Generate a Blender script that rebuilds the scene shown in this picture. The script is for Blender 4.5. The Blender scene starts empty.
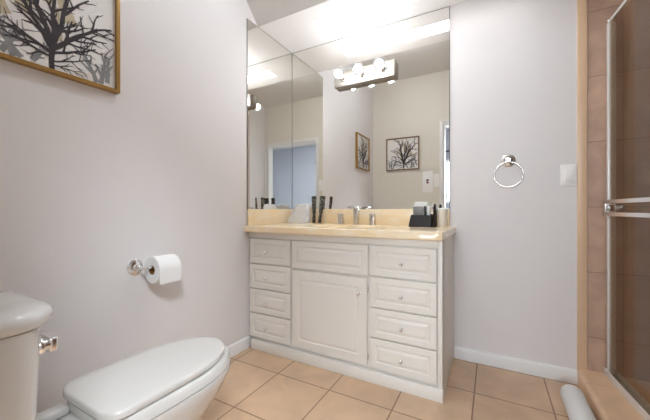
import bpy, bmesh, math, random
from mathutils import Vector, Matrix

# ------------------------------------------------------------------ camera, world, lights, exposure
SC = bpy.context.scene
COL = SC.collection
PI = math.pi

cam_d = bpy.data.cameras.new('camera')
cam = bpy.data.objects.new('camera', cam_d)
COL.objects.link(cam)
cam.location = (1.4569, -2.0840, 0.9359)
cam.rotation_euler = (PI / 2, 0, 0.5018)
cam_d.sensor_fit = 'HORIZONTAL'
cam_d.sensor_width = 36.0
cam_d.lens = 36.0 * 304.31 / 650.0
cam_d.shift_y = -0.0007
cam_d.clip_start = 0.01
SC.camera = cam

world = bpy.data.worlds.new('world')
SC.world = world
world.use_nodes = True
bg = world.node_tree.nodes['Background']
bg.inputs['Color'].default_value = (0.72, 0.84, 1.0, 1)
bg.inputs['Strength'].default_value = 2.0

# daylight that comes in through the bedroom window behind the camera
ld = bpy.data.lights.new('window_daylight', 'AREA')
ld.shape = 'RECTANGLE'; ld.size = 1.9; ld.size_y = 1.15
ld.energy = 36; ld.color = (0.90, 0.95, 1.0)
lo = bpy.data.objects.new('window_daylight', ld); COL.objects.link(lo)
lo.location = (1.44, -5.3, 1.55); lo.rotation_euler = (PI / 2, 0, 0)

E_TUBE = 2.6     # vanity soffit diffuser
E_BULB = 52.0    # globe bulbs
E_BATH_FILL = 20.5     # added fill dome on the bathroom ceiling, kept out of view
E_BED_FILL = 25.0      # added unseen bedroom dome, fills the lower left through the doorway

SC.view_settings.view_transform = 'Standard'
SC.view_settings.look = 'None'
SC.view_settings.gamma = 1.0
SC.view_settings.use_curve_mapping = False
SC.view_settings.exposure = 1.56

# ------------------------------------------------------------------ materials
def srgb(r, g, b):
    f = lambda c: (c / 255 / 12.92) if c / 255 <= 0.04045 else ((c / 255 + 0.055) / 1.055) ** 2.4
    return (f(r), f(g), f(b), 1)

def mat(name, col, rough=0.5, metal=0.0, bump=0.0, bscale=60.0, var=0.0, vscale=6.0, spec=0.5, coat=0.0, **kw):
    m = bpy.data.materials.new(name); m.use_nodes = True
    nt = m.node_tree; N = nt.nodes; L = nt.links
    b = N['Principled BSDF']
    b.inputs['Base Color'].default_value = col
    b.inputs['Roughness'].default_value = rough
    b.inputs['Metallic'].default_value = metal
    b.inputs['Specular IOR Level'].default_value = spec
    b.inputs['Coat Weight'].default_value = coat
    for k, v in kw.items():
        b.inputs[k.replace('_', ' ')].default_value = v
    tc = N.new('ShaderNodeTexCoord')
    nz = N.new('ShaderNodeTexNoise'); nz.inputs['Scale'].default_value = vscale; nz.inputs['Detail'].default_value = 4
    L.new(tc.outputs['Object'], nz.inputs['Vector'])
    mx = N.new('ShaderNodeMix'); mx.data_type = 'RGBA'
    mx.inputs['A'].default_value = col
    mx.inputs['B'].default_value = tuple(c * (1 - var) for c in col[:3]) + (1,)
    L.new(nz.outputs['Fac'], mx.inputs['Factor'])
    L.new(mx.outputs['Result'], b.inputs['Base Color'])
    if bump:
        n2 = N.new('ShaderNodeTexNoise'); n2.inputs['Scale'].default_value = bscale; n2.inputs['Detail'].default_value = 3
        L.new(tc.outputs['Object'], n2.inputs['Vector'])
        bp = N.new('ShaderNodeBump'); bp.inputs['Strength'].default_value = bump; bp.inputs['Distance'].default_value = 0.004
        L.new(n2.outputs['Fac'], bp.inputs['Height'])
        L.new(bp.outputs['Normal'], b.inputs['Normal'])
    return m

def emit(name, col, strength):
    m = bpy.data.materials.new(name); m.use_nodes = True
    nt = m.node_tree; nt.nodes.clear()
    e = nt.nodes.new('ShaderNodeEmission'); o = nt.nodes.new('ShaderNodeOutputMaterial')
    e.inputs['Color'].default_value = col; e.inputs['Strength'].default_value = strength
    nt.links.new(e.outputs[0], o.inputs['Surface'])
    return m

def glass(name, tint, ior=1.45, boost=0.0):
    m = bpy.data.materials.new(name); m.use_nodes = True
    nt = m.node_tree; nt.nodes.clear(); N = nt.nodes; L = nt.links
    t = N.new('ShaderNodeBsdfTransparent'); t.inputs['Color'].default_value = tint
    g = N.new('ShaderNodeBsdfGlossy'); g.inputs['Roughness'].default_value = 0.02
    fr = N.new('ShaderNodeFresnel')
    geo = N.new('ShaderNodeNewGeometry')          # thin sheet: the same reflectance from either side
    mr = N.new('ShaderNodeMapRange'); mr.inputs['To Min'].default_value = ior; mr.inputs['To Max'].default_value = 1 / ior
    L.new(geo.outputs['Backfacing'], mr.inputs['Value']); L.new(mr.outputs['Result'], fr.inputs['IOR'])
    ad = N.new('ShaderNodeMath'); ad.operation = 'ADD'; ad.inputs[1].default_value = boost
    mx = N.new('ShaderNodeMixShader'); o = N.new('ShaderNodeOutputMaterial')
    L.new(fr.outputs[0], ad.inputs[0]); L.new(ad.outputs[0], mx.inputs[0])
    L.new(t.outputs[0], mx.inputs[1]); L.new(g.outputs[0], mx.inputs[2]); L.new(mx.outputs[0], o.inputs['Surface'])
    return m

def tile(name, c1, c2, grout, axes, off, w, h, mortar, rough, mott=0.12, mscale=9.0, bump=0.5):
    m = bpy.data.materials.new(name); m.use_nodes = True
    nt = m.node_tree; N = nt.nodes; L = nt.links; b = N['Principled BSDF']
    tc = N.new('ShaderNodeTexCoord'); sp = N.new('ShaderNodeSeparateXYZ'); cb = N.new('ShaderNodeCombineXYZ')
    L.new(tc.outputs['Object'], sp.inputs[0])
    for i, a in enumerate(axes):
        s = N.new('ShaderNodeMath'); s.operation = 'SUBTRACT'; s.inputs[1].default_value = off[i]
        L.new(sp.outputs[a], s.inputs[0]); L.new(s.outputs[0], cb.inputs[i])
    br = N.new('ShaderNodeTexBrick'); br.offset = 0.0; br.squash = 1.0
    br.inputs['Scale'].default_value = 1.0
    br.inputs['Brick Width'].default_value = w; br.inputs['Row Height'].default_value = h
    br.inputs['Mortar Size'].default_value = mortar; br.inputs['Mortar Smooth'].default_value = 0.15
    br.inputs['Bias'].default_value = 0.0
    br.inputs['Color1'].default_value = c1; br.inputs['Color2'].default_value = c2; br.inputs['Mortar'].default_value = grout
    L.new(cb.outputs[0], br.inputs['Vector'])
    nz = N.new('ShaderNodeTexNoise'); nz.inputs['Scale'].default_value = mscale; nz.inputs['Detail'].default_value = 5
    nz.inputs['Distortion'].default_value = 0.6
    L.new(tc.outputs['Object'], nz.inputs['Vector'])
    rp = N.new('ShaderNodeMapRange'); rp.inputs['From Min'].default_value = 0.3; rp.inputs['From Max'].default_value = 0.7
    rp.inputs['To Min'].default_value = 1 - mott; rp.inputs['To Max'].default_value = 1 + mott
    L.new(nz.outputs['Fac'], rp.inputs['Value'])
    mu = N.new('ShaderNodeVectorMath'); mu.operation = 'SCALE'
    L.new(br.outputs['Color'], mu.inputs[0]); L.new(rp.outputs['Result'], mu.inputs['Scale'])
    L.new(mu.outputs[0], b.inputs['Base Color'])
    b.inputs['Roughness'].default_value = rough
    bp = N.new('ShaderNodeBump'); bp.inputs['Strength'].default_value = bump; bp.inputs['Distance'].default_value = 0.002; bp.invert = True
    L.new(br.outputs['Fac'], bp.inputs['Height']); L.new(bp.outputs['Normal'], b.inputs['Normal'])
    return m

WALL = mat('wall_paint', srgb(234, 229, 228), 0.6, bump=0.12, bscale=140, var=0.02)
CEIL = mat('ceiling_paint', srgb(232, 229, 226), 0.75, bump=0.1, bscale=120, var=0.02)
WALLF = mat('doorway_wall_beige', srgb(232, 226, 214), 0.6, bump=0.12, bscale=140, var=0.02)  # slightly darker and warmer than wall_paint
TRIM = mat('trim_paint', srgb(238, 236, 234), 0.35, var=0.02)
BEDW = mat('bedroom_paint', srgb(172, 175, 184), 0.7, var=0.03)
CARPET = mat('bedroom_carpet', srgb(150, 140, 128), 0.95, bump=0.6, bscale=400, var=0.2, vscale=80)
FLOOR = tile('floor_tiles', srgb(214, 182, 151), srgb(208, 175, 143), srgb(146, 112, 86), (0, 1), (0.056, -0.018), 0.3305, 0.3365, 0.0035, 0.32, 0.10, 7)
STILE = tile('shower_tiles', srgb(196, 164, 142), srgb(188, 156, 136), srgb(150, 124, 106), (0, 2), (1.90, 0.262), 0.345, 0.3435, 0.002, 0.4, 0.14, 10, 0.3)
STILE_Y = tile('shower_side_tiles', srgb(196, 164, 142), srgb(188, 156, 136), srgb(150, 124, 106), (1, 2), (0, 0.262), 0.345, 0.3435, 0.002, 0.4, 0.14, 10, 0.3)
CURB = tile('curb_tiles', srgb(226, 190, 156), srgb(220, 184, 150), srgb(190, 152, 122), (1, 0), (-0.15, 1.78), 0.33, 0.6, 0.0025, 0.35, 0.08, 12, 0.3)
BULLN = mat('bullnose_tile', srgb(232, 198, 164), 0.35, var=0.08, vscale=14)
LACQ = mat("cabinet_lacquer", srgb(236, 231, 223), 0.38, var=0.015)
GAP = mat('cabinet_inside', srgb(120, 112, 104), 0.8, var=0.1)
CERAMIC = mat('white_ceramic', srgb(214, 211, 207), 0.12, coat=0.3, var=0.01)
SEATP = mat('seat_plastic', srgb(212, 209, 204), 0.14, var=0.01)
CHROME = mat('chrome', (0.88, 0.87, 0.86, 1), 0.2, 1.0, var=0.05)
NICKEL = mat('brushed_nickel', (0.62, 0.60, 0.57, 1), 0.28, 1.0, var=0.12, vscale=90)
BARCH = mat('light_bar_nickel', (0.36, 0.32, 0.28, 1), 0.5, 1.0, var=0.04)
ALU = mat('polished_aluminium', (0.90, 0.88, 0.85, 1), 0.35, 0.25, var=0.08, vscale=40)
MIRROR = mat('mirror_silver', (0.91, 0.905, 0.875, 1), 0.0, 1.0, var=0.0)
MEDGE = mat('mirror_edge', srgb(120, 122, 116), 0.3, var=0.1)
PAPER = mat('tissue_paper', srgb(242, 240, 238), 0.9, bump=0.25, bscale=300, var=0.02)
CARD = mat('cardboard_tube', srgb(150, 104, 56), 0.9, var=0.25, vscale=60)
TERRY = mat('white_terry', srgb(244, 242, 240), 0.95, bump=0.7, bscale=500, var=0.03)
GOLD = mat('gilt_frame', srgb(176, 134, 66), 0.4, 0.35, var=0.25, vscale=30)
BROWNF = mat('oak_frame', srgb(140, 108, 76), 0.5, var=0.25, vscale=30)
PRINT = mat('print_paper', srgb(246, 242, 239), 0.7, var=0.06, vscale=12)
INK = mat('dark_ink', srgb(76, 68, 72), 0.8, var=0.5, vscale=45)
INKG = mat('grey_ink', srgb(158, 158, 160), 0.8, var=0.35, vscale=40)
INKB = mat('beige_ink', srgb(208, 194, 168), 0.8, var=0.15, vscale=30)
PLASTIC = mat('white_plastic', srgb(250, 248, 246), 0.6, var=0.01)
BLACKP = mat('black_button', srgb(30, 30, 32), 0.4, var=0.1)
REDP = mat('red_button', srgb(150, 40, 32), 0.4, var=0.1)
BASKET = mat('black_basket', srgb(34, 26, 24), 0.42, bump=0.5, bscale=220, var=0.5, vscale=60)
GREYW = mat('grey_wrapper', srgb(150, 148, 146), 0.4, bump=0.3, bscale=60, var=0.35, vscale=40)
WHITEW = mat('white_wrapper', srgb(238, 236, 230), 0.45, bump=0.3, bscale=50, var=0.06, vscale=30)
BLUEW = mat('blue_print', srgb(70, 110, 170), 0.5, var=0.1)
CREAM = mat('cream_cup', srgb(238, 228, 212), 0.5, var=0.03)
FABRIC = mat('curtain_cloth', srgb(200, 208, 222), 0.9, bump=0.3, bscale=200, var=0.08)
IRON = mat('dark_iron', srgb(40, 40, 44), 0.5, 0.6, var=0.1)
SHGLASS = glass('shower_glass', (0.80, 0.75, 0.68, 1), 1.33)
CLEAR = glass('clear_glass', (0.97, 0.98, 0.98, 1), 1.4)
BULBG = glass('bulb_glass', (0.95, 0.95, 0.94, 1), 1.45)
_nt = BULBG.node_tree                      # the globe is lightly frosted and glows
_em = _nt.nodes.new('ShaderNodeEmission'); _em.inputs['Color'].default_value = (1.0, 0.96, 0.93, 1); _em.inputs['Strength'].default_value = 0.3
_mx = _nt.nodes.new('ShaderNodeMixShader'); _mx.inputs[0].default_value = 0.45
_out = [n for n in _nt.nodes if n.type == 'OUTPUT_MATERIAL'][0]
_prev = _out.inputs['Surface'].links[0].from_socket
_nt.links.new(_prev, _mx.inputs[1]); _nt.links.new(_em.outputs[0], _mx.inputs[2]); _nt.links.new(_mx.outputs[0], _out.inputs['Surface'])
TUBEL = emit('diffuser_glow', (0.94, 0.97, 1.0, 1), E_TUBE)
BULBE = emit('bulb_glow', (0.90, 0.945, 1.0, 1), E_BULB)
BATH_FILL = emit('bathroom_fill_glow', (0.86, 0.93, 1.0, 1), E_BATH_FILL)
BED_FILL = emit('bedroom_fill_glow', (0.84, 0.92, 1.0, 1), E_BED_FILL)

def counter_mat():
    m = mat('cultured_marble', srgb(240, 206, 156), 0.18, coat=0.25)
    nt = m.node_tree; N = nt.nodes; L = nt.links; b = N['Principled BSDF']
    tc = N.new('ShaderNodeTexCoord'); nz = N.new('ShaderNodeTexNoise')
    nz.inputs['Scale'].default_value = 5; nz.inputs['Detail'].default_value = 6; nz.inputs['Distortion'].default_value = 2.2
    L.new(tc.outputs['Object'], nz.inputs['Vector'])
    r = N.new('ShaderNodeValToRGB')
    r.color_ramp.elements[0].position = 0.3; r.color_ramp.elements[0].color = srgb(250, 222, 176)
    r.color_ramp.elements[1].position = 0.72; r.color_ramp.elements[1].color = srgb(252, 236, 210)
    L.new(nz.outputs['Fac'], r.inputs['Fac']); L.new(r.outputs['Color'], b.inputs['Base Color'])
    return m
MARBLE = counter_mat()

def speckled():
    m = mat('patterned_tube', srgb(40, 38, 36), 0.4)
    nt = m.node_tree; N = nt.nodes; L = nt.links; b = N['Principled BSDF']
    tc = N.new('ShaderNodeTexCoord'); v = N.new('ShaderNodeTexVoronoi'); v.inputs['Scale'].default_value = 90
    L.new(tc.outputs['Object'], v.inputs['Vector'])
    r = N.new('ShaderNodeValToRGB'); r.color_ramp.interpolation = 'CONSTANT'
    r.color_ramp.elements[0].position = 0.0; r.color_ramp.elements[0].color = srgb(150, 142, 124)
    r.color_ramp.elements[1].position = 0.42; r.color_ramp.elements[1].color = srgb(44, 42, 38)
    L.new(v.outputs['Distance'], r.inputs['Fac']); L.new(r.outputs['Color'], b.inputs['Base Color'])
    return m
SPECK = speckled()

# ------------------------------------------------------------------ mesh helpers
def box(bm, x0, x1, y0, y1, z0, z1, bev=0.0, mi=0, seg=2):
    vs = [bm.verts.new((x, y, z)) for x in (x0, x1) for y in (y0, y1) for z in (z0, z1)]
    fs = [(0, 1, 3, 2), (4, 6, 7, 5), (0, 4, 5, 1), (2, 3, 7, 6), (0, 2, 6, 4), (1, 5, 7, 3)]
    F = [bm.faces.new([vs[i] for i in f]) for f in fs]
    for f in F: f.material_index = mi
    if bev:
        es = list({e for f in F for e in f.edges})
        r = bmesh.ops.bevel(bm, geom=es, offset=bev, segments=seg, profile=0.5, affect='EDGES')
        for f in r['faces']: f.material_index = mi
    return F

def frame_of(d):
    d = Vector(d).normalized()
    a = Vector((0, 0, 1)) if abs(d.z) < 0.9 else Vector((1, 0, 0))
    u = d.cross(a).normalized(); v = u.cross(d).normalized()
    return d, u, v

def rings(bm, loops, cap=True, closed=True, mi=0):
    R = [[bm.verts.new(p) for p in lp] for lp in loops]
    n = len(R[0])
    for a, b in zip(R, R[1:]):
        for i in range(n if closed else n - 1):
            j = (i + 1) % n
            f = bm.faces.new((a[i], a[j], b[j], b[i])); f.material_index = mi
    if cap:
        f = bm.faces.new(R[0][::-1]); f.material_index = mi
        f = bm.faces.new(R[-1]); f.material_index = mi
    return R

def lathe(bm, origin, axis, prof, n=32, cap=True, mi=0):
    """prof: list of (distance along the axis, radius)"""
    d, u, v = frame_of(axis); o = Vector(origin)
    rings(bm, [[o + d * t + (u * math.cos(2 * PI * k / n) + v * math.sin(2 * PI * k / n)) * max(r, 1e-4)
                for k in range(n)] for t, r in prof], cap=cap, mi=mi)

def cyl(bm, a, b, r, n=24, bev=0.0, mi=0):
    a = Vector(a); b = Vector(b); L = (b - a).length
    if bev: prof = [(0, r - bev), (bev * .3, r - bev * .3), (bev, r), (L - bev, r), (L - bev * .3, r - bev * .3), (L, r - bev)]
    else: prof = [(0, r), (L, r)]
    lathe(bm, a, b - a, prof, n, mi=mi)

def tube(bm, pts, r, n=12, closed=False, mi=0):
    pts = [Vector(p) for p in pts]; loops = []
    m = len(pts)
    for i, p in enumerate(pts):
        t = (pts[(i + 1) % m] - pts[i - 1]) if closed else (pts[min(i + 1, m - 1)] - pts[max(i - 1, 0)])
        d, u, v = frame_of(t)
        rr = r[i] if isinstance(r, (list, tuple)) else r
        loops.append([p + (u * math.cos(2 * PI * k / n) + v * math.sin(2 * PI * k / n)) * rr for k in range(n)])
    if closed: loops.append(loops[0])
    rings(bm, loops, cap=not closed, mi=mi)
    if closed: bmesh.ops.remove_doubles(bm, verts=bm.verts, dist=1e-5)

def sphere(bm, c, r, n=32, sz=1.0, mi=0):
    c = Vector(c)
    prof = [(-r * sz * math.cos(PI * k / (n // 2)), r * math.sin(PI * k / (n // 2))) for k in range(n // 2 + 1)]
    lathe(bm, c, (0, 0, 1), prof, n, mi=mi)

def link(name, bm, m, parent=None, smooth=True, angle=35):
    """one mesh object; vertices are given in world coordinates"""
    bmesh.ops.remove_doubles(bm, verts=bm.verts, dist=1e-6)
    bmesh.ops.recalc_face_normals(bm, faces=bm.faces)
    if parent is not None:
        o_ = parent
        off = Vector((0, 0, 0))
        while o_ is not None:
            off += o_.location; o_ = o_.parent
        bmesh.ops.translate(bm, verts=bm.verts, vec=-off)
    me = bpy.data.meshes.new(name); bm.to_mesh(me); bm.free()
    for x in (m if isinstance(m, (list, tuple)) else [m]): me.materials.append(x)
    if smooth:
        me.shade_smooth(); me.set_sharp_from_angle(angle=math.radians(angle))
    o = bpy.data.objects.new(name, me); COL.objects.link(o)
    if parent is not None: o.parent = parent
    return o

def struct(name, m, *boxes):
    bm = bmesh.new()
    for b in boxes: box(bm, *b)
    o = link(name, bm, m, None, False); o['kind'] = 'structure'
    return o

def thing(name, label, cat, loc, group=None):
    o = bpy.data.objects.new(name, None); COL.objects.link(o)
    o.location = loc; o['label'] = label; o['category'] = cat
    o.empty_display_size = 0.05
    if group: o['group'] = group
    return o

def tag(o, label, cat, group=None):
    o['label'] = label; o['category'] = cat
    if group: o['group'] = group
    return o

def copy_tree(o, parent=None):
    c = o.copy(); COL.objects.link(c)
    if parent is not None: c.parent = parent
    for ch in list(o.children): copy_tree(ch, c)
    return c

# ------------------------------------------------------------------ the setting
W = -1.978          # face of the wall that holds the doorway
ZC = 2.67           # flat ceiling
ZS = 2.2325         # underside of the soffit over the vanity
YS = -0.418         # front edge of the soffit
XR = 1.857          # outer face of the shower curb
DL, DR, DH = 0.922, 1.885, 2.0   # doorway

struct('floor', FLOOR, (-0.1, 2.0, -2.12, 0.1, -0.1, 0.0))
struct('floor_bedroom', CARPET, (-0.7, 4.8, -5.2, -2.121, -0.1, 0.0))
struct('wall_left', WALL, (-0.1, 0, -2.1, 0.1, 0, 2.8))
struct('wall_back', WALL, (0, XR, 0, 0.1, 0, 2.8))
bm = bmesh.new()
box(bm, XR + 0.043, 2.75, 0, 0.1, 0, 2.8)
o = link('wall_shower_back', bm, STILE, None, False); o['kind'] = 'structure'
struct('wall_shower_side', STILE_Y, (2.75, 2.85, -1.6, 0.1, 0, 2.8))
struct('wall_shower_end', STILE, (1.97, 2.75, -1.6, -1.5, 0, 2.8))
struct('wall_right', WALL, (1.94, 2.1, -2.1, -1.6, 0, 2.8))
struct('floor_shower', CURB, (2.16, 2.75, -1.5, 0, -0.06, 0.02))
struct('wall_front', WALLF, (0, DL, W - 0.12, W, 0, 2.8), (DR, 1.94, W - 0.12, W, 0, 2.8), (DL, DR, W - 0.12, W, DH, 2.8))
struct('ceiling', CEIL, (0, 2.75, W, -0.8555, ZC, 2.8), (1.94, 2.75, -0.86, 0, ZC, 2.8))
# sloped stretch of ceiling between the soffit and the flat ceiling
bm = bmesh.new()
s = [(YS, ZS), (YS - (ZC - ZS), ZC), (YS - (ZC - ZS), 2.8), (YS, 2.8)]
rings(bm, [[(0, y, z) for y, z in s], [(1.94, y, z) for y, z in s]])
o = link('ceiling_slope', bm, CEIL, None, False); o['kind'] = 'structure'
TX0, TX1, TY0, TY1 = 0.378, 1.60, -0.298, -0.150
struct('soffit', mat('soffit_paint', srgb(248, 244, 243), 0.6, var=0.01), (0, TX0, YS, 0, ZS, ZS + 0.2), (TX1, 1.94, YS, 0, ZS, ZS + 0.2),
       (TX0, TX1, YS, TY0, ZS, ZS + 0.2), (TX0, TX1, TY1, 0, ZS, ZS + 0.2))
# bedroom shell
WX0, WX1, WZ0, WZ1 = 0.56, 2.30, 1.08, 2.02
struct('wall_bedroom_far', BEDW, (-0.7, WX0, -5.1, -5.0, 0, 2.8), (WX1, 4.8, -5.1, -5.0, 0, 2.8),
       (WX0, WX1, -5.1, -5.0, 0, WZ0), (WX0, WX1, -5.1, -5.0, WZ1, 2.8))
struct('wall_bedroom_left', BEDW, (-0.8, -0.7, -5.1, -2.1, 0, 2.8))
struct('wall_bedroom_right', BEDW, (4.8, 4.9, -5.1, -2.1, 0, 2.8))
struct('wall_bedroom_near', BEDW, (-0.7, 0, -2.2, -2.101, 0, 2.8), (2.1, 4.8, -2.2, -2.101, 0, 2.8))
struct('ceiling_bedroom', CEIL, (-0.7, 4.8, -5.1, -2.1, ZC, 2.8))

# baseboards with a rounded top edge
def baseboard(name, a, b, inward, h=0.075, t=0.013):
    bm = bmesh.new()
    a = Vector(a); b = Vector(b); n = Vector(inward)
    prof = [(0, 0), (t, 0), (t, h - 0.012), (t * 0.75, h - 0.004), (t * 0.4, h), (0, h)]
    rings(bm, [[p + n * d + Vector((0, 0, z)) for d, z in prof] for p in (a, b)])
    o = link(name, bm, TRIM); o['kind'] = 'structure'
    return o
baseboard('baseboard_left', (0, W, 0), (0, -0.518, 0), (1, 0, 0))
baseboard('baseboard_back', (1.2475, 0, 0), (XR, 0, 0), (0, -1, 0))
baseboard('baseboard_front', (0, W, 0), (DL - 0.055, W, 0), (0, 1, 0))
baseboard('baseboard_right', (1.94, -1.978, 0), (1.94, -1.6, 0), (-1, 0, 0))

# doorway casing on the bathroom side and its jamb lining
bm = bmesh.new()
c = 0.045
box(bm, DL - c, DL, W, W + 0.014, 0, DH + c, 0.003)
box(bm, DR, DR + c, W, W + 0.014, 0, DH + c, 0.003)
box(bm, DL, DR, W, W + 0.014, DH, DH + c, 0.003)
box(bm, DL - 0.001, DL + 0.014, W - 0.12, W, 0, DH - 0.012)
box(bm, DR - 0.014, DR + 0.001, W - 0.12, W, 0, DH - 0.012)
box(bm, DL, DR, W - 0.12, W, DH - 0.013, DH + 0.001)
o = link('door_1', bm, TRIM); o['kind'] = 'structure'

# shower curb, bullnose column
bm = bmesh.new()
R = 0.02
prof = [(XR, 0), (XR, 0.085 - R)] + [(XR + R - R * math.cos(k * PI / 8), 0.085 - R + R * math.sin(k * PI / 8)) for k in range(1, 5)] + [(2.16, 0.085), (2.16, 0)]
rings(bm, [[(x, y, z) for x, z in prof] for y in (-1.5995, -0.0005)])
o = link('trim_1', bm, CURB); o['kind'] = 'structure'
bm = bmesh.new()
box(bm, XR, XR + 0.043, -0.007, 0.1, 0.0, 2.8, 0.004)
o = link('trim_2', bm, BULLN); o['kind'] = 'structure'

# bedroom window
wn = bpy.data.objects.new('window_1', None); COL.objects.link(wn); wn.location = (WX0, -5.05, WZ0); wn['kind'] = 'structure'
bm = bmesh.new()
fw = 0.05
for (a, b, c0, d) in ((WX0, WX0 + fw, WZ0, WZ1), (WX1 - fw, WX1, WZ0, WZ1), (WX0 + fw, WX1 - fw, WZ0, WZ0 + fw), (WX0 + fw, WX1 - fw, WZ1 - fw, WZ1),
                      ((WX0 + WX1) / 2 - 0.02, (WX0 + WX1) / 2 + 0.02, WZ0 + fw, WZ1 - fw)):
    box(bm, a, b, -5.08, -5.02, c0, d, 0.004)
link('window_frame', bm, TRIM, wn)
bm = bmesh.new(); box(bm, WX0 + fw, WX1 - fw, -5.054, -5.048, WZ0 + fw, WZ1 - fw)
link('window_pane', bm, CLEAR, wn, False)

# ------------------------------------------------------------------ mirrors
def mirror(name, label, x0, x1, y0, y1, z0, z1, face):
    bm = bmesh.new()
    e = 0.0035
    if face == 'y':
        lp = lambda i, d: [(x0 + i, d, z0 + i), (x1 - i, d, z0 + i), (x1 - i, d, z1 - i), (x0 + i, d, z1 - i)]
        rings(bm, [lp(0, y1), lp(0, y0 + 0.0015), lp(e, y0)], mi=1)
        at_face = lambda c_: abs(c_.y - y0) < 1e-5
    else:
        lp = lambda i, d: [(d, y0 + i, z0 + i), (d, y1 - i, z0 + i), (d, y1 - i, z1 - i), (d, y0 + i, z1 - i)]
        rings(bm, [lp(0, x0), lp(0, x1 - 0.0015), lp(e, x1)], mi=1)
        at_face = lambda c_: abs(c_.x - x1) < 1e-5
    for f in bm.faces:
        if at_face(f.calc_center_median()): f.material_index = 0
    return tag(link(name, bm, [MIRROR, MEDGE], None, False), label, 'mirror')
mirror('wall_mirror', 'large frameless mirror above the vanity sink on the back wall', 0.005, 1.222, -0.005, 0, 0.932, ZS - 0.001, 'y')
mirror('wall_mirror', 'narrower frameless mirror on the left wall, meeting the sink mirror in the corner', 0, 0.005, -0.532, -0.0055, 0.932, ZS - 0.001, 'x')

# ------------------------------------------------------------------ recessed light in the soffit
t = thing('recessed_light', 'long rectangular recessed light glowing in the soffit above the vanity', 'ceiling light', ((TX0 + TX1) / 2, (TY0 + TY1) / 2, ZS))
bm = bmesh.new()
w = 0.004
zt = ZS + 0.085
box(bm, TX0, TX0 + w, TY0, TY1, ZS, zt); box(bm, TX1 - w, TX1, TY0, TY1, ZS, zt)
box(bm, TX0 + w, TX1 - w, TY0, TY0 + w, ZS, zt); box(bm, TX0 + w, TX1 - w, TY1 - w, TY1, ZS, zt)
link('housing', bm, TRIM, t, False)
bm = bmesh.new(); box(bm, TX0 + w, TX1 - w, TY0 + w, TY1 - w, ZS + 0.065, ZS + 0.07)
link('diffuser', bm, TUBEL, t, False)

# added dome fill lamps, hidden from the camera and the mirrors
def dome(label, x, y, m, r=0.15):
    t = thing('added_fill_dome', label, 'ceiling light', (x, y, ZC))
    bm = bmesh.new(); lathe(bm, (x, y, ZC), (0, 0, -1), [(0, r + 0.012), (0.018, r + 0.012), (0.02, r + 0.004)], 40)
    link('base', bm, TRIM, t)
    bm = bmesh.new(); lathe(bm, (x, y, ZC - 0.02), (0, 0, -1), [(0, r), (0.02, r * .97), (0.045, r * .83), (0.065, r * .55), (0.074, r * .25), (0.077, 0.001)], 40)
    link('shade', bm, m, t)
dome('added dome fill lamp on the flat bathroom ceiling, out of view', 0.72, -0.965, BATH_FILL, 0.095)
dome('added dome fill lamp on the bedroom ceiling, out of view', 2.34, -2.78, BED_FILL, 0.4)

# ------------------------------------------------------------------ light bar
BX0, BX1, BZ0, BZ1 = 0.420, 0.880, 1.846, 1.958
t = thing('light_bar', 'brushed nickel light bar with three globe bulbs mounted on the sink mirror', 'wall lamp', ((BX0 + BX1) / 2, -0.006, BZ0))
bm = bmesh.new(); box(bm, BX0, BX1, -0.050, -0.0055, BZ0, BZ1, 0.004, seg=3)
link('backplate', bm, BARCH, t)
for k in range(3):
    x = 0.4955 + k * 0.152; z = 1.905
    bm = bmesh.new(); lathe(bm, (x, -0.050, z), (0, -1, 0), [(0, 0.026), (0.006, 0.026), (0.009, 0.019), (0.040, 0.018), (0.042, 0.0165)], 28)
    link('socket', bm, CHROME, t)
    bm = bmesh.new(); c_ = Vector((x, -0.138, z)); r = 0.0405
    prof = [(-0.046, 0.013), (-0.042, 0.0135)] + [(-r * math.cos(a), r * math.sin(a)) for a in [PI * (0.17 + 0.83 * i / 20) for i in range(21)]]
    lathe(bm, c_, (0, -1, 0), prof, 32)
    b = link('bulb', bm, BULBG, t)
    bm = bmesh.new(); sphere(bm, (x, -0.138, z), 0.026, 24)
    link('glowing_core', bm, BULBE, b)

# ------------------------------------------------------------------ vanity cabinet
VX0, VX1, VF = 0.003, 1.2463, -0.516
t = thing('vanity_cabinet', 'white wooden vanity cabinet with raised panel drawers and one door', 'cabinet', (0.62, -0.26, 0))
bm = bmesh.new()
FF = VF + 0.018                     # the face frame behind drawer fronts
box(bm, VX0, VX0 + 0.016, FF, -0.002, 0.005, 0.785)
box(bm, VX1 - 0.016, VX1, FF, -0.002, 0.0, 0.785, 0.001)
box(bm, VX0 + 0.016, VX1 - 0.016, FF, -0.002, 0.062, 0.078)
box(bm, VX0 + 0.016, VX1 - 0.016, -0.012, -0.002, 0.078, 0.785)
box(bm, VX0, VX1, FF - 0.001, FF + 0.018, 0.062, 0.785)
link('body', bm, LACQ, t)
bm = bmesh.new(); box(bm, 0.032, VX1 + 0.003, VF - 0.010, FF, 0.0005, 0.064, 0.002)
link('base_board', bm, LACQ, t)
bm = bmesh.new(); box(bm, 1.226, VX1, VF, FF, 0.064, 0.785, 0.0015)
link('corner_stile', bm, LACQ, t)
bm = bmesh.new(); box(bm, VX0, 1.226, VF + 0.004, FF, 0.748, 0.785, 0.0015)
link('top_rail', bm, LACQ, t)

def panel(bm, x0, x1, z0, z1, y, fw=0.045):
    """raised panel front lying in the plane y, thickness 16 mm"""
    prof = [(0, 0.016), (0, 0.004), (0.0015, 0.0015), (0.004, 0.0), (fw - 0.004, 0.0), (fw, 0.004), (fw + 0.004, 0.005),
            (fw + 0.016, 0.001), (fw + 0.018, 0.0)]
    loops = [[(x0 + i, y + d, z0 + i), (x1 - i, y + d, z0 + i), (x1 - i, y + d, z1 - i), (x0 + i, y + d, z1 - i)] for i, d in prof]
    rings(bm, loops)

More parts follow.
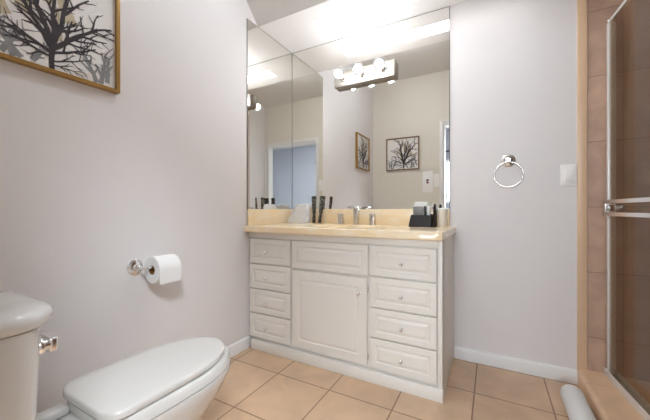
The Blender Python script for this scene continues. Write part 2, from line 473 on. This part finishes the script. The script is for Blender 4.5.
def knob(parent, x, z, y):
    bm = bmesh.new()
    lathe(bm, (x, y, z), (0, -1, 0), [(0, 0.007), (0.002, 0.007), (0.004, 0.004), (0.010, 0.004), (0.013, 0.009), (0.016, 0.011), (0.019, 0.0095), (0.022, 0.005), (0.023, 0.001)], 20)
    for k in range(6):
        a = k * PI / 3
        sphere(bm, (x + 0.007 * math.cos(a), y - 0.0185, z + 0.007 * math.sin(a)), 0.0034, 10)
    link('knob', bm, CHROME, parent)

rows = [(0.5775, 0.741), (0.4085, 0.5705), (0.2445, 0.4025), (0.0795, 0.2385)]
for z0, z1 in rows:
    bm = bmesh.new(); panel(bm, 0.0095, 0.3465, z0, z1, VF, 0.036)
    d = link('drawer', bm, LACQ, t, angle=20)
    knob(d, 0.157, (z0 + z1) / 2 - 0.006, VF)
bm = bmesh.new(); panel(bm, 0.3605, 0.8635, 0.5715, 0.741, VF, 0.036)
link('false_drawer_front', bm, LACQ, t, angle=20)
bm = bmesh.new(); panel(bm, 0.3605, 0.8575, 0.0795, 0.5585, VF, 0.055)
d = link('door', bm, LACQ, t, angle=20)
knob(d, 0.812, 0.472, VF)
for z in (0.13, 0.50):
    bm = bmesh.new(); cyl(bm, (0.8635, VF + 0.004, z - 0.016), (0.8635, VF + 0.004, z + 0.016), 0.003, 12)
    link('hinge', bm, NICKEL, t)
for z0, z1 in rows:
    bm = bmesh.new(); panel(bm, 0.8735, 1.2205, z0, z1, VF, 0.036)
    d = link('drawer', bm, LACQ, t, angle=20)
    knob(d, 1.046, (z0 + z1) / 2 - 0.006, VF)

# ------------------------------------------------------------------ vanity top with the basin
CZ, CB, CF, CX = 0.829, 0.7855, -0.556, 1.258
t = thing('vanity_countertop', 'peach marbled vanity top with integral oval basin and low backsplash', 'countertop', (0.636, -0.27, CB))
bm = bmesh.new()
sx, sy, rx, ry = 0.612, -0.285, 0.235, 0.165
N_ = 96
def outline(inset):
    x0, x1, y0, y1 = 0.001, CX - inset, CF + inset, -0.001
    rc = 0.028
    pts = []
    for k in range(N_):
        a = 2 * PI * (k + 0.5) / N_
        ca, sa = math.cos(a), math.sin(a)
        tt = min([(x1 - sx) / ca if ca > 1e-9 else 9, (x0 - sx) / ca if ca < -1e-9 else 9, (y1 - sy) / sa if sa > 1e-9 else 9, (y0 - sy) / sa if sa < -1e-9 else 9])
        pts.append([sx + ca * tt, sy + sa * tt])
    for cx_, cy_ in ((x0, y0), (x1, y0), (x1, y1), (x0, y1)):
        i = min(range(N_), key=lambda q: (pts[q][0] - cx_) ** 2 + (pts[q][1] - cy_) ** 2)
        pts[i] = [cx_, cy_]
        if cx_ == x1 and cy_ == y0:      # soften the free corner
            pts[i] = [cx_ - rc * .3, cy_ + rc * .3]
    return pts
loops = []
for ins, z in ((0.02, CB), (0.004, CB), (0.0, CB + 0.005), (0.0, CZ - 0.009), (0.003, CZ - 0.003), (0.010, CZ)):
    loops.append([(x, y, z) for x, y in outline(ins)])
for sc, z in ((1.03, CZ), (1.0, CZ - 0.002), (0.97, CZ - 0.010), (0.93, CZ - 0.03), (0.86, CZ - 0.06), (0.72, CZ - 0.09), (0.5, CZ - 0.112), (0.25, CZ - 0.122), (0.1, CZ - 0.125)):
    loops.append([(sx + rx * sc * math.cos(2 * PI * (k + .5) / N_), sy + ry * sc * math.sin(2 * PI * (k + .5) / N_), z) for k in range(N_)])
under = [[(sx + (rx * sc + .012) * math.cos(2 * PI * (k + .5) / N_), sy + (ry * sc + .012) * math.sin(2 * PI * (k + .5) / N_), z) for k in range(N_)]
         for sc, z in ((0.1, CZ - 0.137), (0.5, CZ - 0.124), (0.72, CZ - 0.102), (0.86, CZ - 0.07), (0.95, CB - 0.0005), (1.0, CB))]
rings(bm, under + loops)
link('slab', bm, MARBLE, t, angle=30)
bm = bmesh.new()
box(bm, 0.0205, 1.222, -0.020, -0.0056, CZ - 0.0002, 0.9395, 0.003)
link('backsplash', bm, MARBLE, t)
bm = bmesh.new()
box(bm, 0.0056, 0.020, -0.533, -0.0056, CZ - 0.0002, 0.9395, 0.003)
link('side_splash', bm, MARBLE, t)
bm = bmesh.new(); cyl(bm, (sx, sy, CZ - 0.1255), (sx, sy, CZ - 0.121), 0.022, 24, 0.002)
link('drain', bm, CHROME, t)

# ------------------------------------------------------------------ faucet
t = thing('faucet', 'brushed nickel widespread faucet with flat spout and two square handles', 'faucet', (0.612, -0.085, CZ))
bm = bmesh.new()
fy = -0.085
box(bm, 0.592, 0.632, fy - 0.020, fy + 0.020, CZ + 0.0002, CZ + 0.006, 0.002)
box(bm, 0.596, 0.628, fy - 0.016, fy + 0.016, CZ + 0.004, CZ + 0.124, 0.003)
box(bm, 0.596, 0.628, fy - 0.115, fy + 0.016, CZ + 0.114, CZ + 0.129, 0.003)
link('spout', bm, NICKEL, t)
bm = bmesh.new(); cyl(bm, (0.612, fy - 0.100, CZ + 0.1145), (0.612, fy - 0.100, CZ + 0.108), 0.009, 16)
link('aerator', bm, CHROME, t)
for hx in (0.490, 0.732):
    bm = bmesh.new()
    box(bm, hx - 0.020, hx + 0.020, fy - 0.020, fy + 0.020, CZ + 0.0002, CZ + 0.006, 0.002)
    box(bm, hx - 0.017, hx + 0.017, fy - 0.017, fy + 0.017, CZ + 0.004, CZ + 0.056, 0.003)
    box(bm, hx - 0.017, hx + 0.017, fy - 0.017, fy + 0.017, CZ + 0.059, CZ + 0.076, 0.003)
    box(bm, hx - 0.010, hx + 0.010, fy - 0.010, fy + 0.010, CZ + 0.053, CZ + 0.062)
    link('handle', bm, NICKEL, t)

# ------------------------------------------------------------------ toiletries at the left of the counter
CZ += 0.0004            # things stand on the counter
def toiletry_tube(x, y, rz, tilt, label):
    t = thing('toiletry_tube', label, 'toiletry tube', (x, y, CZ))
    bm = bmesh.new(); lathe(bm, (x, y, CZ), (0, 0, 1), [(0, 0.0115), (0.002, 0.0125), (0.062, 0.0120), (0.064, 0.0110)], 24)
    link('cap', bm, SPECK, t)
    bm = bmesh.new(); loops = []
    for k in range(13):
        s_ = k / 12
        a = 0.013 + 0.009 * s_; b_ = 0.013 * (1 - s_) + 0.0014 * s_
        if s_ == 0: a = b_ = 0.009
        zz = CZ + 0.0635 + 0.145 * s_
        loops.append([(x + a * math.cos(2 * PI * i / 28), y + b_ * math.sin(2 * PI * i / 28), zz) for i in range(28)])
    rings(bm, loops)
    link('body', bm, SPECK, t)
    return t
tb = toiletry_tube(0.258, -0.075, 0, 0, 'upright slim dark patterned toiletry tube standing beside the translucent plastic bag')
tb2 = copy_tree(tb)
tb2.location = (0.310, -0.083, CZ + 0.0022)
tb2.rotation_euler = (0.02, 0.13, 0.5)
tb2['label'] = 'leaning dark patterned toiletry tube nearer to the faucet'
for o_ in (tb, tb2): o_['group'] = 'toiletry tubes on the vanity top'

# clear plastic bag with white wrapped soaps inside
t = thing('plastic_bag', 'translucent white plastic bag of small toiletries slumped in the counter corner', 'bag', (0.14, -0.10, CZ))
random.seed(4)
bm = bmesh.new(); loops = []
for k in range(9):
    s_ = k / 8
    hx = 0.106 * (1 - 0.42 * s_); hy = 0.045 * (1 - 0.75 * s_)
    if k == 0: hx *= .93; hy *= .9
    loops.append([(0.130 + 0.035 * s_ + hx * math.copysign(abs(math.cos(2 * PI * i / 30)) ** .7, math.cos(2 * PI * i / 30)) + random.uniform(-.004, .004),
                   -0.095 + hy * math.copysign(abs(math.sin(2 * PI * i / 30)) ** .8, math.sin(2 * PI * i / 30)) + random.uniform(-.004, .004),
                   CZ + 0.001 + 0.145 * s_ + (random.uniform(-.008, .008) if 0 < k else 0)) for i in range(30)])
rings(bm, loops)
bag = mat('bag_film', srgb(252, 252, 253), 0.25, var=0.02, Alpha=0.82)
link('film', bm, bag, t, angle=15)
def packet(parent, name, c_, size, rot, m):
    bm = bmesh.new(); a, b_, h_ = size
    F = box(bm, -a / 2, a / 2, -b_ / 2, b_ / 2, -h_ / 2, h_ / 2, min(size) * .3, seg=2)
    bmesh.ops.transform(bm, matrix=Matrix.Translation(c_) @ Matrix.Rotation(rot[2], 4, 'Z') @ Matrix.Rotation(rot[1], 4, 'Y') @ Matrix.Rotation(rot[0], 4, 'X'), verts=bm.verts)
    return link(name, bm, m, parent)
packet(t, 'soap', (0.120, -0.0950, CZ + 0.026), (0.075, 0.05, 0.045), (0, 0, 0.2), WHITEW)
packet(t, 'soap', (0.180, -0.0900, CZ + 0.024), (0.05, 0.045, 0.042), (0, 0, -0.3), WHITEW)
packet(t, 'packet', (0.150, -0.0920, CZ + 0.072), (0.07, 0.022, 0.055), (0.1, 0.1, 0.1), WHITEW)
packet(t, 'packet', (0.175, -0.0950, CZ + 0.122), (0.045, 0.008, 0.045), (0.1, -0.15, 0.2), WHITEW)
o_ = packet(t, 'sticker', (0.178, -0.1065, CZ + 0.122), (0.014, 0.004, 0.016), (0.1, 0, 0.2), BLUEW); o_['label'] = 'small blue sticker'

# ------------------------------------------------------------------ black basket, packets and cup at the right
t = thing('basket', 'small black sloping basket filled with packets at the counter right', 'basket', (1.070, -0.125, CZ))
bm = bmesh.new()
x0, x1, y0, y1 = 1.003, 1.136, -0.185, -0.065
lo_ = [[(x0, y0, CZ), (x1, y0, CZ), (x1, y1, CZ), (x0, y1, CZ)],
       [(x0 + .004, y0 + .012, CZ + .035), (x1 - .001, y0 + .012, CZ + .035), (x1 - .001, y1, CZ + .05), (x0 + .004, y1, CZ + .05)],
       [(x0 + .010, y0 + .024, CZ + .072), (x1 - .003, y0 + .024, CZ + .072), (x1 - .003, y1, CZ + .078), (x0 + .010, y1, CZ + .078)],
       [(x0 + .014, y0 + .028, CZ + .072), (x1 - .007, y0 + .028, CZ + .072), (x1 - .007, y1 - .004, CZ + .078), (x0 + .014, y1 - .004, CZ + .078)],
       [(x0 + .010, y0 + .008, CZ + .006), (x1 - .006, y0 + .008, CZ + .006), (x1 - .006, y1 - .004, CZ + .006), (x0 + .010, y1 - .004, CZ + .006)]]
rings(bm, lo_)
bmesh.ops.bevel(bm, geom=[e for e in bm.edges], offset=0.0015, segments=2, affect='EDGES')
link('shell', bm, BASKET, t)
def pkt(name, label, cat, c_, size, rot, m):
    o_ = packet(None, name, (0, 0, 0), size, rot, m); o_.location = c_
    return tag(o_, label, cat, 'packets in the black basket')
pkt('packet', 'wide grey ribbed packet at the front of the black basket', 'packet', (1.052, -0.130, CZ + 0.074), (0.062, 0.012, 0.104), (0.12, 0, 0.0), GREYW)
pkt('packet', 'slim black packet between grey and white ones in the basket', 'packet', (1.094, -0.128, CZ + 0.075), (0.013, 0.018, 0.108), (0.10, 0, 0.0), BLACKP)
pkt('packet', 'narrow white packet at the right of the black basket', 'packet', (1.115, -0.126, CZ + 0.074), (0.018, 0.02, 0.112), (0.10, 0, 0.0), WHITEW)
pkt('packet', 'white packet standing tallest at the rear of the black basket', 'packet', (1.062, -0.096, CZ + 0.088), (0.080, 0.022, 0.136), (0.0, 0.0, 0.0), WHITEW)
t = thing('cup', 'cream paper wrapped cup standing right of the black basket', 'cup', (1.192, -0.112, CZ))
bm = bmesh.new(); lathe(bm, (1.192, -0.112, CZ), (0, 0, 1), [(0, 0.023), (0.003, 0.025), (0.100, 0.029), (0.104, 0.0295), (0.104, 0.027), (0.006, 0.0215)], 32)
link('body', bm, CREAM, t)
bm = bmesh.new(); lathe(bm, (1.192, -0.112, CZ + 0.1042), (0, 0, 1), [(0, 0.0305), (0.006, 0.0305), (0.009, 0.027), (0.011, 0.012), (0.0112, 0.001)], 32)
link('lid', bm, WHITEW, t)
tag(link('pouch', (lambda b_: (rings(b_, [[(1.1505 + 0.010 * sc * math.cos(2 * PI * i / 24), -0.120 + 0.040 * sc2 * math.sin(2 * PI * i / 24), CZ + z) for i in range(24)]
     for sc, sc2, z in ((.9, .9, 0), (1, 1, .01), (1, 1, .07), (.9, .9, .115), (.6, .7, .140))]), b_)[1])(bmesh.new()), BASKET),
    'upright black pouch squeezed between the black basket and the cream cup', 'pouch')

# ------------------------------------------------------------------ toilet
TXc = 0.458
t = thing('toilet', 'white ceramic toilet with closed lid along the left wall', 'toilet', (TXc, -1.55, 0))
def egg(yf, yb, hw, z, n=96, p=7, back=0.74):
    """closed outline: rounded front at yf, blunter back at yb"""
    yc = yf - (yf - yb) * 0.50
    pts = []
    for k in range(n):
        a = 2 * PI * k / n
        c_, s_ = math.cos(a), math.sin(a)
        if s_ >= 0:
            x = hw * math.copysign(abs(c_) ** (2 / 2.05), c_); y = yc + (yf - yc) * abs(s_) ** (2 / 2.05)
        else:
            q = abs(s_)
            x = math.copysign(abs(c_) ** (2 / p), c_) * hw * (1 - (1 - back) * q ** 2.0); y = yc + (yb - yc) * q ** (2 / p)
        pts.append((TXc + x, y, z))
    return pts
bm = bmesh.new()
rings(bm, [egg(-1.36, -1.90, 0.105, 0.0), egg(-1.355, -1.905, 0.108, 0.012), egg(-1.365, -1.89, 0.098, 0.06), egg(-1.345, -1.87, 0.098, 0.12),
           egg(-1.275, -1.82, 0.122, 0.19), egg(-1.235, -1.78, 0.140, 0.225), egg(-1.200, -1.74, 0.157, 0.27), egg(-1.180, -1.70, 0.168, 0.31),
           egg(-1.172, -1.67, 0.172, 0.335), egg(-1.174, -1.668, 0.170, 0.345), egg(-1.182, -1.66, 0.163, 0.3475)])
# deck that carries the tank
lo_ = []
for z, i in ((0.22, 0.03), (0.31, 0.0), (0.338, 0.0), (0.346, 0.006)):
    x0, x1, y0, y1 = TXc - 0.105 + i, TXc + 0.105 - i, -1.965 + i, -1.62
    lo_.append([(x0, y0, z), (x1, y0, z), (x1, y1, z), (x0, y1, z)])
rings(bm, lo_)
link('bowl', bm, CERAMIC, t, angle=40)
bm = bmesh.new()
rings(bm, [egg(-1.176, -1.664, 0.168, 0.3490), egg(-1.173, -1.668, 0.170, 0.3525), egg(-1.175, -1.669, 0.166, 0.366), egg(-1.178, -1.668, 0.160, 0.377), egg(-1.184, -1.664, 0.154, 0.3805)])
link('seat', bm, SEATP, t)
bm = bmesh.new()
rings(bm, [egg(-1.196, -1.669, 0.149, 0.3835, p=15), egg(-1.192, -1.673, 0.152, 0.3865, p=15), egg(-1.193, -1.673, 0.151, 0.399, p=15), egg(-1.196, -1.671, 0.148, 0.4045, p=15),
           egg(-1.202, -1.667, 0.143, 0.4065, p=15), egg(-1.23, -1.640, 0.115, 0.4085, p=15), egg(-1.29, -1.58, 0.065, 0.4095, p=15)])
link('lid', bm, SEATP, t, angle=50)
for sx_ in (-0.085, 0.085):
    bm = bmesh.new(); box(bm, TXc + sx_ - 0.022, TXc + sx_ + 0.022, -1.745, -1.668, 0.3475, 0.373, 0.009, seg=4)
    link('hinge', bm, SEATP, t)
def rrect(hx, y0, y1, r, z, n=8, bulge=0.0):
    pts = []
    for cx_, cy_, a0 in ((TXc + hx - r, y1 - r, 0), (TXc - hx + r, y1 - r, PI / 2), (TXc - hx + r, y0 + .02, PI), (TXc + hx - r, y0 + .02, 3 * PI / 2)):
        rr = r if cy_ > y0 + .03 else 0.02
        ex = hx - rr
        cx2 = TXc + math.copysign(ex, cx_ - TXc)
        for k in range(n + 1):
            a = a0 + PI / 2 * k / n
            pts.append((cx2 + rr * math.cos(a), cy_ + rr * math.sin(a), z))
    return pts
bm = bmesh.new()
rings(bm, [rrect(0.142, -1.968, -1.812, 0.045, 0.3465), rrect(0.152, -1.970, -1.804, 0.048, 0.365), rrect(0.156, -1.971, -1.801, 0.05, 0.46),
           rrect(0.159, -1.972, -1.798, 0.05, 0.58), rrect(0.161, -1.973, -1.796, 0.05, 0.682)])
link('tank', bm, CERAMIC, t, angle=45)
bm = bmesh.new()
rings(bm, [rrect(0.160, -1.973, -1.790, 0.06, 0.6825), rrect(0.168, -1.976, -1.779, 0.07, 0.687), rrect(0.176, -1.9765, -1.769, 0.085, 0.697), rrect(0.178, -1.9765, -1.766, 0.092, 0.709),
           rrect(0.171, -1.975, -1.773, 0.082, 0.719), rrect(0.160, -1.97, -1.783, 0.075, 0.7245), rrect(0.12, -1.95, -1.83, 0.05, 0.727)])
link('tank_lid', bm, CERAMIC, t, angle=50)
bm = bmesh.new()
lx = TXc + 0.108
cyl(bm, (lx, -1.800, 0.628), (lx, -1.788, 0.628), 0.019, 24, 0.003)
cyl(bm, (lx, -1.790, 0.628), (lx, -1.772, 0.628), 0.012, 16)
box(bm, lx - 0.070, lx + 0.012, -1.782, -1.762, 0.610, 0.643, 0.006, seg=3)
link('flush_lever', bm, CHROME, t)

# ------------------------------------------------------------------ toilet paper holder and roll
hy, hz = -1.268, 0.668
t = thing('paper_holder', 'round chrome toilet paper holder on the left wall', 'toilet paper holder', (0, hy, hz))
bm = bmesh.new(); lathe(bm, (0, hy, hz), (1, 0, 0), [(0, 0.037), (0.004, 0.037), (0.006, 0.034), (0.007, 0.030), (0.010, 0.029), (0.012, 0.024), (0.014, 0.0165), (0.022, 0.014), (0.024, 0.011)], 36)
link('flange', bm, CHROME, t)
rc = (0.078, 0.6555)   # roll centre in x, z
bm = bmesh.new()
tube(bm, [(0.02, hy, hz), (0.05, hy, hz), (0.066, hy + 0.003, hz), (0.076, hy + 0.010, hz), (0.078, hy + 0.022, hz), (0.078, -1.105, hz)], 0.006, 14)
link('arm', bm, CHROME, t)
t = thing('toilet_paper_roll', 'white roll of toilet paper hanging on the chrome holder', 'toilet paper', (rc[0], -1.181, rc[1]))
bm = bmesh.new()
ya, yb, ro, ri = -1.236, -1.126, 0.062, 0.0215
lathe(bm, (rc[0], ya, rc[1]), (0, 1, 0), [(0.001, ri), (0, ri + .002), (0, ro - .002), (0.002, ro), (yb - ya - .002, ro), (yb - ya, ro - .002), (yb - ya, ri + .002), (yb - ya - 0.001, ri), (0.001, ri)], 56, cap=False)
# the loose end hanging against the front
box(bm, rc[0] + ro - 0.0012, rc[0] + ro + 0.0006, ya + 0.0006, yb - 0.0006, rc[1] - 0.060, rc[1] + 0.004)
link('paper', bm, PAPER, t)
bm = bmesh.new()
lathe(bm, (rc[0], ya + 0.0005, rc[1]), (0, 1, 0), [(0, ri - .0003), (yb - ya - .001, ri - .0003), (yb - ya - .001, ri - .0015), (0, ri - .0015), (0, ri - .0003)], 36, cap=False)
link('core', bm, CARD, t)

# ------------------------------------------------------------------ towel ring
t = thing('towel_ring', 'round chrome towel ring hanging on the back wall', 'towel ring', (1.540, 0, 1.215))
bm = bmesh.new(); lathe(bm, (1.540, 0, 1.222), (0, -1, 0), [(0, 0.037), (0.004, 0.037), (0.006, 0.033), (0.008, 0.030), (0.010, 0.029), (0.012, 0.022), (0.015, 0.0155), (0.03, 0.012), (0.034, 0.0135), (0.044, 0.0135), (0.047, 0.010)], 36)
link('rosette', bm, CHROME, t)
bm = bmesh.new(); rr = 0.072
tube(bm, [(1.540 + rr * math.sin(a), -0.039 - 0.012 * (1 - math.cos(a)) * 0.3, 1.210 - rr + rr * math.cos(a)) for a in [2 * PI * k / 56 for k in range(56)]], 0.0042, 12, closed=True)
link('ring', bm, CHROME, t)

# ------------------------------------------------------------------ switches
t = thing('light_switch', 'white rocker light switch on the back wall beside the shower', 'light switch', (1.821, 0, 1.122))
bm = bmesh.new(); box(bm, 1.786, 1.854, -0.006, 0, 1.064, 1.180, 0.002); link('plate', bm, PLASTIC, t)
bm = bmesh.new(); box(bm, 1.804, 1.837, -0.010, -0.0055, 1.088, 1.156, 0.0015); link('rocker', bm, PLASTIC, t)
t = thing('light_switch', 'white rocker switch beside the doorway, seen in the sink mirror', 'light switch', (0.845, W, 1.31))
bm = bmesh.new(); box(bm, 0.808, 0.882, W, W + 0.007, 1.225, 1.385, 0.002); link('plate', bm, PLASTIC, t)
bm = bmesh.new(); box(bm, 0.828, 0.862, W + 0.0065, W + 0.011, 1.265, 1.345, 0.0015); link('rocker', bm, PLASTIC, t)
t = thing('power_outlet', 'white outlet plate with red and black buttons, seen in the sink mirror', 'outlet', (0.735, W, 1.30))
bm = bmesh.new(); box(bm, 0.672, 0.800, W, W + 0.007, 1.155, 1.425, 0.002); link('plate', bm, PLASTIC, t)
bm = bmesh.new(); box(bm, 0.706, 0.766, W + 0.0065, W + 0.014, 1.185, 1.375, 0.002); link('socket_face', bm, PLASTIC, t)
bm = bmesh.new(); box(bm, 0.722, 0.750, W + 0.0135, W + 0.018, 1.300, 1.322, 0.001); link('button', bm, BLACKP, t)['label'] = 'black button'
bm = bmesh.new(); box(bm, 0.722, 0.750, W + 0.0135, W + 0.018, 1.270, 1.292, 0.001); link('button', bm, REDP, t)['label'] = 'red button'

# ------------------------------------------------------------------ framed branch prints
def branch_art(bm, put, aw, ah, seed):
    rnd = random.Random(seed)
    cnt = [0]
    def strip(p, q, w0, w1, mi, lift):
        cnt[0] += 1; lift += cnt[0] * 3e-7      # later strokes lie on top
        d = (q - p)
        if d.length < 1e-6: return
        n = Vector((-d.y, d.x)).normalized()
        P = [p + n * w0, p - n * w0, q - n * w1, q + n * w1]
        P = [Vector((min(max(a.x, 0.004), aw - 0.004), min(max(a.y, 0.004), ah - 0.004))) for a in P]
        f = bm.faces.new([bm.verts.new(put(a.x, a.y, lift)) for a in P]); f.material_index = mi
    def grow(p, ang, L, w0, depth, mi, lift, n=8):
        a = ang; bend = rnd.uniform(-0.05, 0.05); wob = rnd.uniform(0, 6)
        for k in range(n):
            if p.x < 0.004 or p.x > aw - 0.004 or p.y > ah - 0.004 or p.y < 0.004: return
            a += bend + 0.16 * math.sin(wob + k * 1.7) + rnd.uniform(-0.06, 0.06)
            q = p + Vector((math.sin(a), math.cos(a))) * (L / n)
            f0 = 1 - 0.6 * k / n; f1 = 1 - 0.6 * (k + 1) / n
            strip(p, q, w0 * f0, w0 * f1 * rnd.uniform(0.9, 1.15), mi, lift)
            p = q
            if depth > 0 and k >= 1 and k % 2 == 1:
                sg = 1 if (k // 2) % 2 else -1
                grow(p, a + sg * rnd.uniform(0.4, 0.75), L * rnd.uniform(0.3, 0.5), w0 * f1 * 0.82, depth - 1, mi, lift, 5)
                if rnd.random() < 0.4: grow(p, a - sg * rnd.uniform(0.5, 0.8), L * rnd.uniform(0.2, 0.35), w0 * f1 * 0.6, depth - 1, mi, lift, 4)
    for (u, v, a, L, w_) in ((.25, .45, .2, .4, .022), (.6, .5, -.2, .4, .024), (.15, .35, -.5, .2, .018), (.42, .6, 0, .3, .02), (.5, .3, .3, .3, .015)):
        grow(Vector((aw * u, ah * v)), a, ah * L, w_, 0, 2, 0.0004)
    for (u, v, a, L) in ((.82, .02, -.45, .32), (.86, .02, .2, .30), (.92, .05, .1, .25), (.12, .03, .4, .28), (.25, .03, -.7, .28), (.32, .04, .5, .2), (.05, .1, .2, .28), (.2, .02, 0, .3)):
        grow(Vector((aw * u, ah * v)), a, ah * L, 0.0095, 1, 1, 0.0007)
    tu = 0.46
    trunk = Vector((aw * tu, 0.006)); p = trunk
    for k in range(6):
        q = p + Vector((rnd.uniform(-.002, .002), ah * 0.036)); strip(p, q, 0.0075 + .0004 * k, 0.008 + .0004 * k, 0, 0.001); p = q
    for a, L, h_, w_ in ((-1.0, .42, 4, .0068), (-0.62, .60, 5, .0088), (-0.34, .72, 6, .0095), (-0.05, .70, 6, .0085), (0.22, .74, 6, .0095), (0.48, .66, 5, .0085), (0.80, .52, 5, .007),
                     (1.15, .40, 4, .0055), (1.35, .34, 2, .0035), (-1.3, .36, 3, .0045), (1.5, .25, 1, .0025)):
        st = trunk + Vector((0, ah * 0.036 * h_))
        grow(st, a, ah * L, w_ * 1.0, 2, 0, 0.001, 9)

def framed_print(label, put, aw, ah, fmat, loc, seed):
    """put(u, v, d): point on the wall, u to the viewer's right, v up, d off the wall"""
    t = thing('framed_print', label, 'picture', loc, 'framed branch prints')
    fw = 0.013; dp = 0.028
    bm = bmesh.new()
    prof = [(0, 0.001), (0, dp), (fw, dp), (fw, 0.010), (fw, 0.001)]
    loops = [[put(i, i, d), put(aw - i, i, d), put(aw - i, ah - i, d), put(i, ah - i, d)] for i, d in prof]
    rings(bm, loops + [loops[0]], cap=False)
    link('frame', bm, fmat, t)
    bm = bmesh.new()
    m_ = fw - 0.001
    f = bm.faces.new([bm.verts.new(put(*q, 0.012)) for q in ((m_, m_), (aw - m_, m_), (aw - m_, ah - m_), (m_, ah - m_))]); f.material_index = 3
    f = bm.faces.new([bm.verts.new(put(*q, 0.004)) for q in ((m_, m_), (m_, ah - m_), (aw - m_, ah - m_), (aw - m_, m_))]); f.material_index = 3
    branch_art(bm, lambda u, v, l: put(m_ + u, m_ + v, 0.0125 + l), aw - 2 * m_, ah - 2 * m_, seed)
    # normals must stay facing the viewer, so link by hand
    ref = Vector(put(0, 0, 1)) - Vector(put(0, 0, 0))
    bm.normal_update()
    for f in bm.faces:
        if f.normal.dot(ref) < 0: f.normal_flip()
    bmesh.ops.translate(bm, verts=bm.verts, vec=-Vector(loc))
    me = bpy.data.meshes.new('print'); bm.to_mesh(me); bm.free()
    for x in (INK, INKG, INKB, PRINT): me.materials.append(x)
    o_ = bpy.data.objects.new('print', me); COL.objects.link(o_); o_.parent = t
    return t
AL, AZ, AW, AH = -1.346 - 0.428, 1.445, 0.428, 0.432
framed_print('gold framed dark branch print on the left wall above the toilet', lambda u, v, d: (d, AL + u, AZ + v), AW, AH, GOLD, (0, AL + AW / 2, AZ), 11)
framed_print('brown framed branch print on the wall by the doorway, seen in the mirror', lambda u, v, d: (0.632 - u, W + d, 1.460 + v), 0.435, 0.430, BROWNF, (0.632 - 0.2175, W, 1.460), 5)

# ------------------------------------------------------------------ shower door
GX = 1.985
t = thing('shower_door', 'framed glass shower door with chrome double towel bar', 'shower door', (GX, 0, 0.085))
DT = 1.893
bm = bmesh.new(); box(bm, GX - 0.022, GX + 0.024, -1.494, -0.006, 0.0852, 0.102, 0.003)
box(bm, GX - 0.022, GX - 0.017, -1.494, -0.006, 0.100, 0.122, 0.001); box(bm, GX + 0.019, GX + 0.024, -1.494, -0.006, 0.100, 0.122, 0.001)
link('threshold_track', bm, ALU, t)
bm = bmesh.new(); cyl(bm, (GX, -1.494, DT + 0.004), (GX, -0.020, DT + 0.004), 0.010, 20)
link('header_rail', bm, ALU, t)
for y0, y1 in ((-0.020, -0.004), (-1.494, -1.476)):
    bm = bmesh.new(); box(bm, GX - 0.009, GX + 0.024, y0, y1, 0.103, DT - 0.002, 0.002)
    link('wall_channel', bm, ALU, t)
bm = bmesh.new(); sphere(bm, (GX - 0.004, -0.012, DT + 0.012), 0.009, 16); link('end_cap', bm, CHROME, t)
for (ya, yb, gx) in ((-0.770, -0.024, GX - 0.009), (-1.478, -0.735, GX + 0.010)):
    bm = bmesh.new(); box(bm, gx - 0.003, gx + 0.003, ya + 0.010, yb - 0.010, 0.112, DT - 0.012)
    g = link('glass_panel', bm, SHGLASS, t, False)
    for y_ in (ya, yb - 0.022):
        bm = bmesh.new(); box(bm, gx - 0.008, gx + (0.018 if gx < GX else 0.008), y_, y_ + 0.022, 0.106, DT - 0.009, 0.0025)
        link('stile', bm, ALU, g)
for z in (0.914, 0.974):
    bm = bmesh.new(); box(bm, GX - 0.047, GX - 0.037, -0.745, -0.070, z - 0.0095, z + 0.0095, 0.002)
    link('towel_bar', bm, CHROME, t)
for y_ in (-0.735, -0.085):
    bm = bmesh.new(); box(bm, GX - 0.045, GX - 0.039, y_ - 0.008, y_ + 0.008, 0.90, 0.988, 0.0015); box(bm, GX - 0.040, GX - 0.0122, y_ - 0.006, y_ + 0.006, 0.93, 0.958, 0.001)
    link('bracket', bm, CHROME, t)
t.rotation_euler = (0, 0, math.radians(5.1))      # the door stands a little askew of the wall

# ------------------------------------------------------------------ rolled bath mat beside the curb
bm = bmesh.new()
r = 0.047; rx_, ry0, ry1 = 1.793, -0.78, -0.205
L_ = ry1 - ry0
lathe(bm, (rx_, ry0, r), (0, 1, 0), [(0, 0.012), (0.004, 0.030), (0.014, 0.042), (0.03, r), (L_ - 0.035, r), (L_ - 0.018, 0.043), (L_ - 0.006, 0.030), (L_, 0.010)], 40)
o_ = link('rolled_mat', bm, TERRY)
tag(o_, 'rolled white bath mat lying on the tiles beside the shower curb', 'bath mat')

# ------------------------------------------------------------------ curtain in the bedroom, glimpsed in the mirror
t = thing('curtain', 'pale curtain on a dark rod beside the bedroom window', 'curtain', (0.5, -4.93, 0.02))
bm = bmesh.new(); loops = []
pts = [(0.18 + 0.40 * i / 48, -4.93 + 0.028 * math.sin(i * 0.9)) for i in range(49)]
lp = lambda z, g: [(x * 1 + (0.38 - x) * g, y + 0.003, z) for x, y in pts] + [(x + (0.38 - x) * g, y - 0.003, z) for x, y in pts[::-1]]
rings(bm, [lp(0.03, 0.0), lp(1.2, 0.25), lp(2.17, 0.0)])
link('cloth', bm, FABRIC, t)
bm = bmesh.new(); cyl(bm, (0.1, -4.93, 2.19), (2.7, -4.93, 2.19), 0.014, 16)
for x in (0.12, 2.68): box(bm, x - 0.01, x + 0.01, -5.0, -4.93, 2.18, 2.20)
link('rod', bm, IRON, t)
